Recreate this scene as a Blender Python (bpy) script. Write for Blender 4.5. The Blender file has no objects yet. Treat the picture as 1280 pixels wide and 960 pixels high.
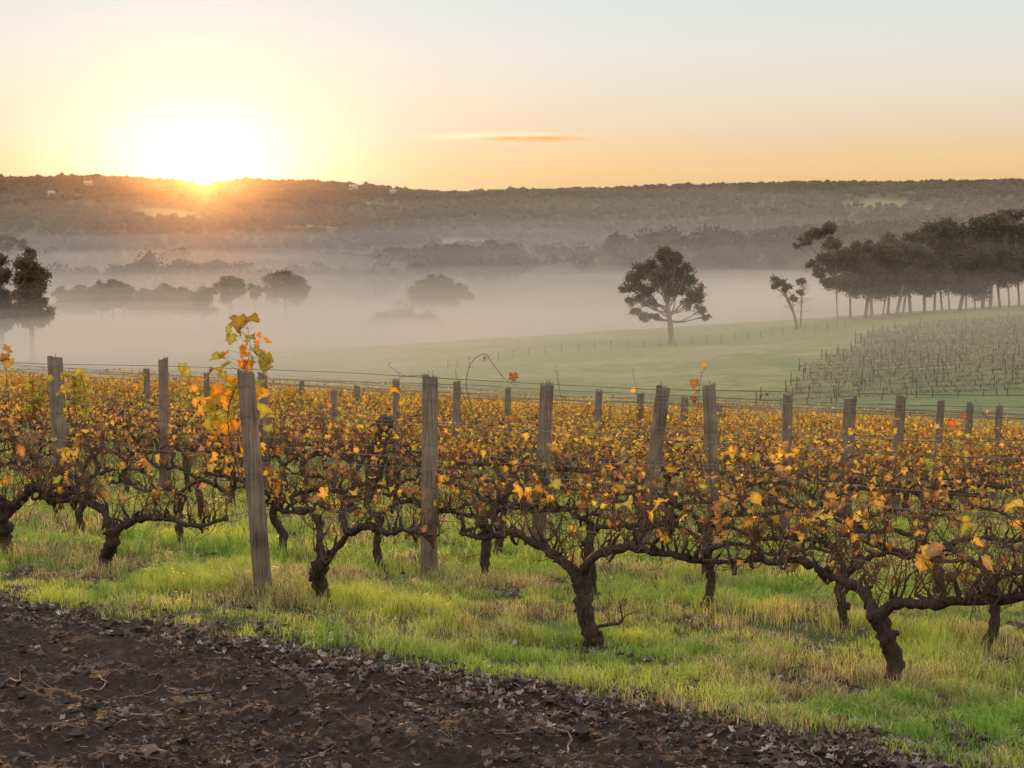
import bpy, math, random
import numpy as np
from mathutils import Vector
random.seed(7); rng = np.random.default_rng(7)
R = math.radians
C = bpy.context.scene.collection
sc = bpy.context.scene

# ------------------------------------------------------------------ camera
CAMZ = 1.55; FPX = 2000.0; HV = 320.0
PITCH = math.atan((480-HV)/FPX)
cam = bpy.data.objects.new('camera', bpy.data.cameras.new('camera')); C.objects.link(cam)
cam.location = (0, 0, CAMZ); cam.rotation_euler = (R(90)-PITCH, 0, 0)
cam.data.sensor_width = 36; cam.data.lens = 36*FPX/1280
cam.data.clip_start = .05; cam.data.clip_end = 30000
sc.camera = cam

# ------------------------------------------------------------------ light, sky, exposure
SUN_AZ = math.atan((257-640)/FPX); SUN_EL = R(3.3)
sdir = Vector((math.sin(SUN_AZ)*math.cos(SUN_EL), math.cos(SUN_AZ)*math.cos(SUN_EL), math.sin(SUN_EL)))
SUN_STRENGTH = 4.6; NISHITA = .05; SKY = 1.0; EXPOSURE = 0.0
sun = bpy.data.objects.new('sun', bpy.data.lights.new('sun', 'SUN')); C.objects.link(sun)
sun.data.energy = SUN_STRENGTH; sun.data.angle = R(.5); sun.data.color = (1, .52, .18)
sun.rotation_euler = sdir.to_track_quat('Z', 'Y').to_euler()
w = bpy.data.worlds.new('World'); sc.world = w; w.use_nodes = True
nt = w.node_tree; nt.nodes.clear()
def N(t, ty, **kw):
    n = t.nodes.new(ty)
    for k, v in kw.items():
        if k in n.inputs.keys(): n.inputs[k].default_value = v
        else: setattr(n, k, v)
    return n
out = N(nt, 'ShaderNodeOutputWorld')
sky = N(nt, 'ShaderNodeTexSky', sky_type='NISHITA', sun_disc=False, sun_elevation=SUN_EL, sun_rotation=SUN_AZ)
bg1 = N(nt, 'ShaderNodeBackground', Strength=NISHITA); whb = N(nt, 'ShaderNodeVectorMath', operation='MULTIPLY'); nt.links.new(sky.outputs[0], whb.inputs[0]); whb.inputs[1].default_value = (.10, .10, .30); nt.links.new(whb.outputs[0], bg1.inputs[0])
tc = N(nt, 'ShaderNodeTexCoord')
sep = N(nt, 'ShaderNodeSeparateXYZ'); nt.links.new(tc.outputs['Generated'], sep.inputs[0])
def M_(t, op, a, b=None, clamp=False):
    n = N(t, 'ShaderNodeMath', operation=op); n.use_clamp = clamp
    for i, v in enumerate((a, b)):
        if v is None: continue
        if isinstance(v, (int, float)): n.inputs[i].default_value = v
        else: t.links.new(v, n.inputs[i])
    return n.outputs[0]
def ramp(t, fac, stops, interp='LINEAR'):
    n = N(t, 'ShaderNodeValToRGB'); n.color_ramp.interpolation = interp
    e = n.color_ramp.elements
    while len(e) < len(stops): e.new(.5)
    for i, (p, c) in enumerate(stops):
        e[i].position = p; e[i].color = (*c, 1)
    t.links.new(fac, n.inputs[0]); return n.outputs[0]
def scalec(t, col, s):
    n = N(t, 'ShaderNodeVectorMath', operation='SCALE'); t.links.new(col, n.inputs[0])
    if isinstance(s, (int, float)): n.inputs['Scale'].default_value = s
    else: t.links.new(s, n.inputs['Scale'])
    return n.outputs[0]
def addc(t, a, b):
    n = N(t, 'ShaderNodeVectorMath', operation='ADD'); t.links.new(a, n.inputs[0]); t.links.new(b, n.inputs[1]); return n.outputs[0]
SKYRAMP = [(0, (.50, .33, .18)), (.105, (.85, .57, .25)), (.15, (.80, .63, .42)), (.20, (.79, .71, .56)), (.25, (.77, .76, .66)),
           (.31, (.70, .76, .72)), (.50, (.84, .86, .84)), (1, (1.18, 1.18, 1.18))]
# dawn sky: yellow low down, peach, pale cool white; overhead brightened as added fill
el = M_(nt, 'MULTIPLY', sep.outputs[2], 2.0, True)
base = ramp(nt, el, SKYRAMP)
dot = N(nt, 'ShaderNodeVectorMath', operation='DOT_PRODUCT'); nt.links.new(tc.outputs['Generated'], dot.inputs[0]); dot.inputs[1].default_value = sdir
ang = M_(nt, 'ARCCOSINE', M_(nt, 'MINIMUM', dot.outputs['Value'], .9999999))
def gl(width, power, col):
    e = M_(nt, 'EXPONENT', M_(nt, 'MULTIPLY', M_(nt, 'POWER', M_(nt, 'DIVIDE', ang, width), power), -1.0))
    rgb = N(nt, 'ShaderNodeRGB'); rgb.outputs[0].default_value = (*col, 1)
    return scalec(nt, rgb.outputs[0], e)
azn = N(nt, 'ShaderNodeMath', operation='ARCTAN2'); nt.links.new(sep.outputs[0], azn.inputs[0]); nt.links.new(sep.outputs[1], azn.inputs[1])
def oval(wx, wz, z0, power, col):     # bright air low round the rising sun, wider than it is high
    dx_ = M_(nt, 'POWER', M_(nt, 'DIVIDE', M_(nt, 'ABSOLUTE', M_(nt, 'SUBTRACT', azn.outputs[0], SUN_AZ)), wx), 2.0)
    dz_ = M_(nt, 'POWER', M_(nt, 'DIVIDE', M_(nt, 'ABSOLUTE', M_(nt, 'SUBTRACT', sep.outputs[2], z0)), wz), 2.0)
    e = M_(nt, 'EXPONENT', M_(nt, 'MULTIPLY', M_(nt, 'POWER', M_(nt, 'ADD', dx_, dz_), power/2), -1.0))
    rgb = N(nt, 'ShaderNodeRGB'); rgb.outputs[0].default_value = (*col, 1); return scalec(nt, rgb.outputs[0], e)
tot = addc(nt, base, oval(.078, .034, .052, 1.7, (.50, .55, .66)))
tot = addc(nt, tot, oval(.20, .085, .045, 1.6, (.11, .10, .08)))
disc = Vector((math.sin(SUN_AZ), math.cos(SUN_AZ), math.tan(R(2.72)))).normalized()      # the sun's face just clearing the ridge
dd = N(nt, 'ShaderNodeVectorMath', operation='DOT_PRODUCT'); nt.links.new(tc.outputs['Generated'], dd.inputs[0]); dd.inputs[1].default_value = disc
tot = tot
ang = M_(nt, 'ARCCOSINE', M_(nt, 'MINIMUM', dd.outputs['Value'], .9999999))
tot = addc(nt, tot, gl(R(.30), 6, (9, 6.0, 2.5)))
# thin streak of cloud low in the sky
comb = N(nt, 'ShaderNodeCombineXYZ'); nt.links.new(M_(nt, 'MULTIPLY', azn.outputs[0], 22), comb.inputs[0]); nt.links.new(M_(nt, 'MULTIPLY', sep.outputs[2], 230), comb.inputs[1])
cn = N(nt, 'ShaderNodeTexNoise', Scale=2.4, Detail=5, Roughness=.6); nt.links.new(comb.outputs[0], cn.inputs['Vector'])
def bell(x, c, wd):
    return M_(nt, 'EXPONENT', M_(nt, 'MULTIPLY', M_(nt, 'POWER', M_(nt, 'DIVIDE', M_(nt, 'ABSOLUTE', M_(nt, 'SUBTRACT', x, c)), wd), 2.0), -1.0))
cn2 = M_(nt, 'MULTIPLY', M_(nt, 'SUBTRACT', cn.outputs[0], .30), 5.0, True)
def streak(src, az_, z_, wa_, wz_, col, amt):
    cl = M_(nt, 'MULTIPLY', M_(nt, 'MULTIPLY', bell(azn.outputs[0], az_, wa_), bell(sep.outputs[2], z_, wz_)), M_(nt, 'MULTIPLY', cn2, amt), True)
    mx = N(nt, 'ShaderNodeMix', data_type='RGBA'); nt.links.new(cl, mx.inputs['Factor']); nt.links.new(src, mx.inputs['A']); mx.inputs['B'].default_value = (*col, 1); return mx.outputs['Result']
tot = streak(tot, -.010, .0735, .038, .0024, (1.15, .90, .58), 1.2)
tot = streak(tot, .012, .0722, .030, .0016, (1.0, .45, .13), 1.3)
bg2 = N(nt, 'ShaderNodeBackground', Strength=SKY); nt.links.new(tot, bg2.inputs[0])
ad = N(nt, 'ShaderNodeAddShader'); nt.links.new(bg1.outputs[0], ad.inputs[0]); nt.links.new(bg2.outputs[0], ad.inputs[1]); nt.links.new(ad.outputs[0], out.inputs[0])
vs = sc.view_settings; vs.view_transform = 'Standard'; vs.look = 'None'; vs.gamma = 1; vs.use_curve_mapping = False; vs.exposure = EXPOSURE
cy = sc.cycles; cy.use_denoising = True; cy.max_bounces = 8; cy.diffuse_bounces = 3; cy.glossy_bounces = 1; cy.transmission_bounces = 3
cy.volume_bounces = 2; cy.transparent_max_bounces = 64; cy.sample_clamp_indirect = 8; cy.caustics_reflective = False; cy.caustics_refractive = False
try: cy.denoiser = 'OPENIMAGEDENOISE'; cy.denoising_prefilter = 'ACCURATE'
except Exception: pass

# ------------------------------------------------------------------ helpers
def hash2(ix, iy, seed):
    h = (ix.astype(np.int64)*374761393 + iy.astype(np.int64)*668265263 + seed*1274126177) & 0xffffffff
    h = ((h ^ (h >> 13))*1274126177) & 0xffffffff
    return ((h ^ (h >> 16)) & 0xffff)/65535.0
def vnoise(x, y, seed=0):
    x = np.asarray(x, float); y = np.asarray(y, float)
    ix = np.floor(x); iy = np.floor(y); fx = x-ix; fy = y-iy
    fx = fx*fx*(3-2*fx); fy = fy*fy*(3-2*fy)
    a = hash2(ix, iy, seed); b = hash2(ix+1, iy, seed); c = hash2(ix, iy+1, seed); d = hash2(ix+1, iy+1, seed)
    return (a*(1-fx)+b*fx)*(1-fy)+(c*(1-fx)+d*fx)*fy
def fbm(x, y, seed=0, oct=4):
    t = 0; a = .5; x = np.asarray(x, float); y = np.asarray(y, float)
    for i in range(oct):
        t = t+a*(vnoise(x, y, seed+i*17)*2-1); x = x*2.03+11.3; y = y*2.03+5.7; a *= .5
    return t
def sstep(a, b, x):
    t = np.clip((x-a)/(b-a), 0, 1); return t*t*(3-2*t)

def ridge_v(u):     # height of the skyline in picture rows
    return np.interp(u, [-600, 0, 130, 205, 232, 256, 278, 310, 400, 520, 560, 640, 760, 900, 1100, 1280, 1900], [226, 224, 221, 225, 227, 234, 230, 226, 229, 240, 243, 239, 238, 233, 229, 226, 232])
ROWN = np.array((.624, .781)); ROWD = np.array((.781, -.624))
def row_n(x, y): return x*ROWN[0]+y*ROWN[1]
def terrain(x, y):
    x = np.asarray(x, float); y = np.asarray(y, float)
    plane = -(.096*np.maximum(y, -20)+.04*np.clip(x, -60, 60))
    pad = np.clip(-13+.055*x, -20, -4) + fbm(x/40, y/40, 3)*.8
    ease = .0007*np.clip(y-24, 0, 26)**2
    plane = plane+ease*(1-sstep(60, 120, y))
    d = (plane-pad)/1.5
    near = pad+1.5*np.logaddexp(0, np.clip(d, -50, 50))
    near = np.where(d > 45, plane, near)
    yc = np.maximum(y, 1)
    val = -24+fbm(x/260, y/260, 5, 3)*7
    u = 640+2000*x/np.maximum(yc, 50)
    crest = 1.55+(320-ridge_v(u))/2000*3200-8
    k = sstep(270+.22*np.clip(x, -80, 200), 430+.3*np.clip(x, -80, 200), y)
    z = near*(1-k)+val*k
    def bump(cx, cy_, sx, sy, a): return a*np.exp(-((x-cx)/sx)**2-((y-cy_)/sy)**2)
    z = z+bump(130, 980, 150, 110, 26)+bump(330, 1350, 260, 200, 44)+bump(-40, 1250, 150, 130, 14)+bump(-200, 900, 130, 90, 12)+bump(-420, 1300, 220, 160, 16)+bump(620, 1900, 300, 250, 30)
    t = np.clip((y-1450)/(3200-1450), 0, 1)
    rise = t*t*(3-2*t)*.75+.25*t
    und = fbm(x/330, y/260, 9, 4)*26*np.sin(np.pi*np.clip(t, 0, 1))
    z = np.where(y > 1450, z*(1-rise)+crest*rise+und, z)
    back = sstep(3250, 3800, y); z = z-back*30
    return z
def camproj(p):
    p = np.atleast_2d(p); dx = p[:, 0]; dy = p[:, 1]; dz = p[:, 2]-CAMZ
    c, s = math.cos(PITCH), math.sin(PITCH)
    fw = dy*c-dz*s; up = dy*s+dz*c
    return 640+FPX*dx/fw, 480-FPX*up/fw
def ray(u, v):
    c, s = math.cos(PITCH), math.sin(PITCH); a = (480-v)/FPX
    return np.array(((u-640)/FPX, c+a*s, -s+a*c))
def at(u, v, Y):
    d = ray(u, v); t = Y/d[1]; return np.array((0, 0, CAMZ))+t*d
def gp(u, v):       # point of the ground seen at u, v
    d = ray(u, v); t = np.geomspace(4, 3500, 4000); P = np.array((0, 0, CAMZ))+t[:, None]*d
    g = terrain(P[:, 0], P[:, 1]); i = np.argmax(P[:, 2] < g); return np.array((P[i, 0], P[i, 1], g[i]))

class MB:
    def __init__(s): s.V = []; s.F = []; s.c = []; s.n = 0
    def add(s, V, F, col):
        V = np.asarray(V, float); F = np.asarray(F, int)
        s.V.append(V); s.F.append(F+s.n); s.n += len(V)
        col = np.asarray(col, float)
        if col.ndim == 1: col = np.tile(col, (len(V), 1))
        s.c.append(col)
    def mesh(s, name, mat, smooth=False):
        V = np.concatenate(s.V); me = bpy.data.meshes.new(name)
        me.vertices.add(len(V)); me.vertices.foreach_set('co', V.astype(np.float32).ravel())
        li = np.concatenate([f.ravel() for f in s.F]); tot_ = np.concatenate([np.full(len(f), f.shape[1]) for f in s.F])
        me.loops.add(len(li)); me.loops.foreach_set('vertex_index', li.astype(np.int32))
        st = np.concatenate([[0], np.cumsum(tot_)[:-1]])
        me.polygons.add(len(tot_)); me.polygons.foreach_set('loop_start', st.astype(np.int32))
        try: me.polygons.foreach_set('loop_total', tot_.astype(np.int32))
        except Exception: pass
        if smooth: me.polygons.foreach_set('use_smooth', np.ones(len(tot_), bool))
        else: me.polygons.foreach_set('use_smooth', np.zeros(len(tot_), bool))
        a = me.color_attributes.new('col', 'FLOAT_COLOR', 'POINT')
        cc = np.concatenate(s.c); a.data.foreach_set('color', np.c_[cc, np.ones(len(cc))].astype(np.float32).ravel())
        me.update(calc_edges=True); me.materials.append(mat); return me
    def build(s, name, mat, parent=None, smooth=False):
        o = bpy.data.objects.new(name, s.mesh(name, mat, smooth)); C.objects.link(o)
        if parent: o.parent = parent
        return o
def tag(o, label=None, cat=None, group=None, kind=None):
    if label: o['label'] = label
    if cat: o['category'] = cat
    if group: o['group'] = group
    if kind: o['kind'] = kind
    return o
def empty(name, loc, rz=0):
    o = bpy.data.objects.new(name, None); C.objects.link(o); o.location = loc; o.rotation_euler = (0, 0, rz); o.empty_display_size = .2; return o
def copy_tree(o, parent=None):
    c = o.copy(); C.objects.link(c)
    if parent: c.parent = parent
    for ch in o.children: copy_tree(ch, c)
    return c
def tube(mb, P, rad, sides=8, col=(.1, .1, .1), rough=0, cap=True, r=rng):
    P = np.asarray(P, float); rad = np.broadcast_to(rad, (len(P),)); n = len(P)
    T = np.gradient(P, axis=0); T /= np.linalg.norm(T, axis=1)[:, None]+1e-9
    ref = np.array((.13, .97, .2)) if abs(T[:, 1]).mean() < .8 else np.array((.97, .1, .2))
    A = np.cross(T, ref); A /= np.linalg.norm(A, axis=1)[:, None]+1e-9; B = np.cross(T, A)
    th = np.arange(sides)*2*math.pi/sides
    rr = rad[:, None]*(1+rough*(r.random((n, sides))*2-1)) if rough else np.repeat(rad[:, None], sides, 1)
    V = P[:, None]+rr[:, :, None]*(np.cos(th)[None, :, None]*A[:, None]+np.sin(th)[None, :, None]*B[:, None])
    i = np.arange(n-1)[:, None]*sides; j = np.arange(sides)[None]; k = (np.arange(sides)+1) % sides
    F = np.stack([i+j, i+k[None], i+sides+k[None], i+sides+j], -1).reshape(-1, 4)
    mb.add(V.reshape(-1, 3), F, col)
    if cap and sides >= 3:
        for ring, ctr in ((n-1, P[-1]), (0, P[0])):
            b = np.vstack([V[ring], ctr]); q = [(a, (a+1) % sides, sides) for a in range(sides)]
            mb.add(b, np.array(q), col)
def spline(pts, n):
    pts = np.asarray(pts, float); m = len(pts); t = np.linspace(0, m-1, n); i = np.clip(t.astype(int), 0, m-2); f = (t-i)[:, None]
    p = lambda k: pts[np.clip(k, 0, m-1)]
    a, b, c, d = p(i-1), p(i), p(i+1), p(i+2)
    return .5*((2*b)+(-a+c)*f+(2*a-5*b+4*c-d)*f*f+(-a+3*b-3*c+d)*f**3)

# ------------------------------------------------------------------ materials
def mat(name): m = bpy.data.materials.new(name); m.use_nodes = True; m.node_tree.nodes.clear(); return m, m.node_tree
def leafmat(name, trans=.35, rough=.6, vary=.25, scale=40):
    m, t = mat(name); o = N(t, 'ShaderNodeOutputMaterial'); a = N(t, 'ShaderNodeAttribute', attribute_name='col')
    c = N(t, 'ShaderNodeTexCoord'); n = N(t, 'ShaderNodeTexNoise', Scale=scale, Detail=2); t.links.new(c.outputs['Object'], n.inputs['Vector'])
    f = M_(t, 'ADD', M_(t, 'MULTIPLY', n.outputs[0], vary*2), 1.08-vary); col = scalec(t, a.outputs['Color'], f)
    d = N(t, 'ShaderNodeBsdfPrincipled', Roughness=rough); d.inputs['Specular IOR Level'].default_value = .25; t.links.new(col, d.inputs['Base Color'])
    tr = N(t, 'ShaderNodeBsdfTranslucent'); t.links.new(col, tr.inputs[0])
    mx = N(t, 'ShaderNodeMixShader', Fac=trans); t.links.new(d.outputs[0], mx.inputs[1]); t.links.new(tr.outputs[0], mx.inputs[2]); t.links.new(mx.outputs[0], o.inputs[0])
    return m
def barkmat(name, c1, c2, sc_=(60, 60, 12), bump=.6, dist=.01, wa=1.5, wb=.6):
    m, t = mat(name); o = N(t, 'ShaderNodeOutputMaterial'); c = N(t, 'ShaderNodeTexCoord'); mp = N(t, 'ShaderNodeMapping'); mp.inputs['Scale'].default_value = sc_
    t.links.new(c.outputs['Object'], mp.inputs[0]); n = N(t, 'ShaderNodeTexNoise', Scale=1, Detail=6, Roughness=.65); t.links.new(mp.outputs[0], n.inputs['Vector'])
    n2 = N(t, 'ShaderNodeTexNoise', Scale=3, Detail=3); t.links.new(c.outputs['Object'], n2.inputs['Vector'])
    f = M_(t, 'ADD', M_(t, 'MULTIPLY', n.outputs[0], wa), M_(t, 'MULTIPLY', n2.outputs[0], wb))
    col = ramp(t, M_(t, 'SUBTRACT', f, .55), [(.2, c1), (.8, c2)])
    d = N(t, 'ShaderNodeBsdfPrincipled', Roughness=.85); d.inputs['Specular IOR Level'].default_value = .3; t.links.new(col, d.inputs['Base Color'])
    b = N(t, 'ShaderNodeBump', Strength=bump, Distance=dist); t.links.new(n.outputs[0], b.inputs['Height']); t.links.new(b.outputs[0], d.inputs['Normal']); t.links.new(d.outputs[0], o.inputs[0])
    return m
M_bark = barkmat('vine_bark', (.012, .007, .005), (.105, .066, .045), (60, 60, 16), 1.0, .012)
M_cane = barkmat('cane_bark', (.05, .025, .016), (.19, .10, .06), (90, 90, 30), .3, .003)
M_post = barkmat('weathered_timber', (.060, .042, .030), (.37, .27, .19), (62, 62, 3.0), 1.0, .008, 1.0, 1.1)
M_gum = barkmat('gum_bark', (.12, .09, .075), (.38, .30, .25), (3, 3, .7), .4, .05)
M_leaf = leafmat('vine_leaf', .42, .5, .3, 45)
M_tree = leafmat('tree_leaf', .2, .6, .35, .6)
M_for = leafmat('forest_leaf', .1, .8, .3, .05)
M_grass = leafmat('grass_blade', .4, .45, .2, 4)
M_dead = leafmat('dead_leaf', .12, .7, .35, 60)
m, t = mat('galvanised_wire'); o_ = N(t, 'ShaderNodeOutputMaterial'); d_ = N(t, 'ShaderNodeBsdfPrincipled', Roughness=.55, Metallic=.7)
wn = N(t, 'ShaderNodeTexNoise', Scale=9); t.links.new(ramp(t, wn.outputs[0], [(.35, (.10, .075, .06)), (.65, (.24, .21, .19))]), d_.inputs['Base Color']); t.links.new(d_.outputs[0], o_.inputs[0]); M_wire = m

# ground: dark tilled soil on the track, turf under the vines, paddocks and forest floor beyond
m, t = mat('ground'); o_ = N(t, 'ShaderNodeOutputMaterial'); at_ = N(t, 'ShaderNodeAttribute', attribute_name='col'); sp = N(t, 'ShaderNodeSeparateColor'); t.links.new(at_.outputs['Color'], sp.inputs[0])
tc_ = N(t, 'ShaderNodeTexCoord')
def nz(scale, det=6, ro=.6, dim='3D'):
    n = N(t, 'ShaderNodeTexNoise', Scale=scale, Detail=det, Roughness=ro); t.links.new(tc_.outputs['Object'], n.inputs['Vector']); return n.outputs[0]
n1, n2, n3, n4, n5 = nz(3), nz(28, 8, .75), nz(.05, 5), nz(130, 4, .7), nz(.5, 6, .7)
soil = ramp(t, M_(t, 'ADD', M_(t, 'MULTIPLY', n2, .75), M_(t, 'MULTIPLY', n4, .3)), [(.36, (.016, .010, .007)), (.53, (.066, .040, .028)), (.66, (.115, .074, .055)), (.78, (.20, .15, .12))])
turf = ramp(t, M_(t, 'ADD', M_(t, 'MULTIPLY', n1, .5), M_(t, 'MULTIPLY', n2, .5)), [(.35, (.07, .06, .028)), (.5, (.12, .15, .04)), (.65, (.18, .20, .06))])
padd = ramp(t, M_(t, 'ADD', M_(t, 'MULTIPLY', n3, .55), M_(t, 'MULTIPLY', n5, .45)), [(.38, (.26, .20, .11)), (.48, (.16, .20, .075)), (.58, (.29, .255, .13))])
wood = ramp(t, n3, [(.3, (.035, .04, .02)), (.7, (.07, .075, .035))])
def mixrgb(f, a, b):
    n = N(t, 'ShaderNodeMix', data_type='RGBA'); t.links.new(f, n.inputs['Factor']); t.links.new(a, n.inputs['A']); t.links.new(b, n.inputs['B']); return n.outputs['Result']
g = mixrgb(sp.outputs[0], turf, soil); g = mixrgb(sp.outputs[1], g, padd); g = mixrgb(sp.outputs[2], g, wood)
d_ = N(t, 'ShaderNodeBsdfPrincipled', Roughness=.9); d_.inputs['Specular IOR Level'].default_value = .2; t.links.new(g, d_.inputs['Base Color'])
bp = N(t, 'ShaderNodeBump', Strength=1.0, Distance=.06); t.links.new(M_(t, 'ADD', n2, M_(t, 'MULTIPLY', n4, .35)), bp.inputs['Height']); t.links.new(bp.outputs[0], d_.inputs['Normal']); t.links.new(d_.outputs[0], o_.inputs[0]); M_ground = m

def edge_n(s): return 6.85+.22*fbm(s*.5, s*0+3, 21, 4)+.12*fbm(s*3, s*0+9, 22, 3)
def soilmask(x, y):
    n = row_n(x, y); s = x*ROWD[0]+y*ROWD[1]
    return 1-sstep(-.25, .3, n-edge_n(s)+.35*fbm(x*2.2, y*2.2, 23, 4))
def clearing(x, y):     # open fields among the woods on the far side
    c = np.zeros_like(np.asarray(x, float))
    for (u, Y, wu, wy) in [(1090, 2500, 45, 45), (960, 2450, 35, 40), (1150, 2420, 25, 35), (590, 2050, 60, 90), (400, 2150, 40, 70), (490, 2600, 60, 60), (1230, 2150, 60, 70), (210, 2350, 50, 60), (900, 1350, 50, 60), (760, 2700, 60, 50)]:
        X = (u-640)/2000*Y; W = wu/2000*Y
        c = np.maximum(c, np.exp(-((x-X)/W)**2-((y-Y)/wy)**2))
    return c
def nearz(x, y):        # ground with its small lumps near the camera
    r = np.hypot(x, y); f = np.clip(1-(r-14)/25, 0, 1)*(y > -30)
    s = soilmask(x, y); n = row_n(x, y)
    z = terrain(x, y)+f*(fbm(x*.8, y*.8, 31, 3)*.05)
    z = z+f*s*(fbm(x*4, y*4, 32, 4)*.05+np.maximum(0, fbm(x*13, y*13, 33, 3))*.05-.025)
    rut = fbm(n*3.0+1, (x*ROWD[0]+y*ROWD[1])*.3, 35, 3)*.05
    return z+f*s*rut
ta = np.concatenate([np.linspace(-180, -30, 40, endpoint=False), np.linspace(-30, -21, 30, endpoint=False), np.linspace(-21, 21, 520, endpoint=False), np.linspace(21, 30, 30, endpoint=False), np.linspace(30, 180, 40, endpoint=False)])
rs = np.concatenate([np.linspace(.4, 5, 14, endpoint=False), np.geomspace(5, 16, 330, endpoint=False), np.geomspace(16, 3800, 420)])
TH, RR = np.meshgrid(np.radians(ta), rs); X = np.sin(TH)*RR; Y = np.cos(TH)*RR
Z = nearz(X, Y)
V = np.stack([X, Y, Z], -1).reshape(-1, 3); na = len(ta); nr = len(rs)
i = np.arange(nr-1)[:, None]*na; j = np.arange(na)[None]; k = (np.arange(na)+1)[None] % na
F = np.stack([i+j, i+na+j, i+na+k, i+k], -1).reshape(-1, 4)
x, y = V[:, 0], V[:, 1]
soilc = soilmask(x, y)*(np.hypot(x, y) < 60); padc = sstep(38, 70, y)*np.ones_like(x)
clr = clearing(x, y); wc = sstep(420, 520, y+np.where(x > 0, .0, 0))*(1-sstep(.35, .6, clr))
wc = np.maximum(wc, 0)
mb = MB(); mb.add(V, F, np.stack([soilc, padc, wc], -1))
mb.add(np.vstack([V[:na], [0, 0, 0]]), np.array([(a, (a+1) % na, na) for a in range(na)]), (1, 0, 0))
ground = tag(mb.build('ground', M_ground, smooth=True), 'sloping ground with dark tilled soil, green turf and misty paddocks', kind='structure')

# ------------------------------------------------------------------ words for telling repeats apart
ORD = ['first', 'second', 'third', 'fourth', 'fifth', 'sixth', 'seventh', 'eighth', 'ninth', 'tenth', 'eleventh', 'twelfth', 'thirteenth', 'fourteenth', 'fifteenth', 'sixteenth', 'seventeenth', 'eighteenth', 'nineteenth', 'twentieth']
ORD += ['twenty-'+o for o in ORD[:9]]+['thirtieth']+['thirty-'+o for o in ORD[:9]]+['fortieth']
def rowword(k): return 'the front row' if k == 0 else 'the %s row' % ORD[k]

# ------------------------------------------------------------------ vines
LO = np.array([(0, 0), (.30, -.10), (.52, .12), (.42, .30), (.62, .52), (.34, .60), (.22, .78), (0, 1.0), (-.22, .78), (-.34, .60), (-.62, .52), (-.42, .30), (-.52, .12), (-.30, -.10)])
LF = np.array([(14, a, (a+1) % 14) for a in range(14)])
def add_leaf(mb, p, size, col, r, curl=.5, hang=.6):
    P = np.vstack([LO, (0, .38)])*(1+r.uniform(-.16, .16, (15, 2))); u, v = P[:, 0]*size*r.uniform(.7, 1.05), P[:, 1]*size
    wob = curl*size*((P[:, 0]**2)*2.6*r.uniform(-1, 1.3)+(P[:, 1]-.4)**2*r.uniform(-1.2, 2.0)+r.uniform(-.2, .2, 15))
    a = r.uniform(0, 2*math.pi); down = r.normal(-1.1, .55) if r.random() < hang else r.uniform(-.9, .9)
    Yd = np.array((math.cos(a)*math.cos(down), math.sin(a)*math.cos(down), math.sin(down)))
    Xd = np.cross(Yd, (0, 0, 1)); Xd /= np.linalg.norm(Xd)+1e-6; Zd = np.cross(Xd, Yd)
    if r.random() < .5: Zd = -Zd
    rt = r.uniform(-.6, .6); X2 = Xd*math.cos(rt)+Zd*math.sin(rt); Z2 = np.cross(X2, Yd)
    V = p+u[:, None]*X2+v[:, None]*Yd+wob[:, None]*Z2
    col = np.asarray(col); ed = col*np.array((.95, .68, .7)); cc = np.tile(ed, (15, 1)); cc[14] = np.minimum(col*1.25, .95); cc[0] = col*1.1
    mb.add(V, LF, cc)
AMBER = [(.66, .44, .05), (.76, .52, .06), (.52, .27, .05), (.74, .53, .08), (.48, .34, .07), (.55, .38, .06)]
BROWN = [(.31, .19, .07), (.36, .23, .08), (.21, .13, .055), (.42, .30, .12), (.34, .17, .05)]
GREENY = [(.42, .42, .05), (.50, .46, .06), (.34, .38, .06)]
def pick(r, pa, pg):
    q = r.random(); L = AMBER if q < pa else (GREENY if q < pa+pg else BROWN)
    return np.array(L[r.integers(len(L))])*r.uniform(.75, 1.2)
def wander(p, d, length, steps, r, jit=.25, up=.0):
    P = [np.array(p, float)]; d = np.array(d, float); d /= np.linalg.norm(d)
    for i in range(steps):
        d = d+r.normal(0, jit, 3)+np.array((0, 0, up)); d /= np.linalg.norm(d); P.append(P[-1]+d*length/steps)
    return np.array(P)
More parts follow.
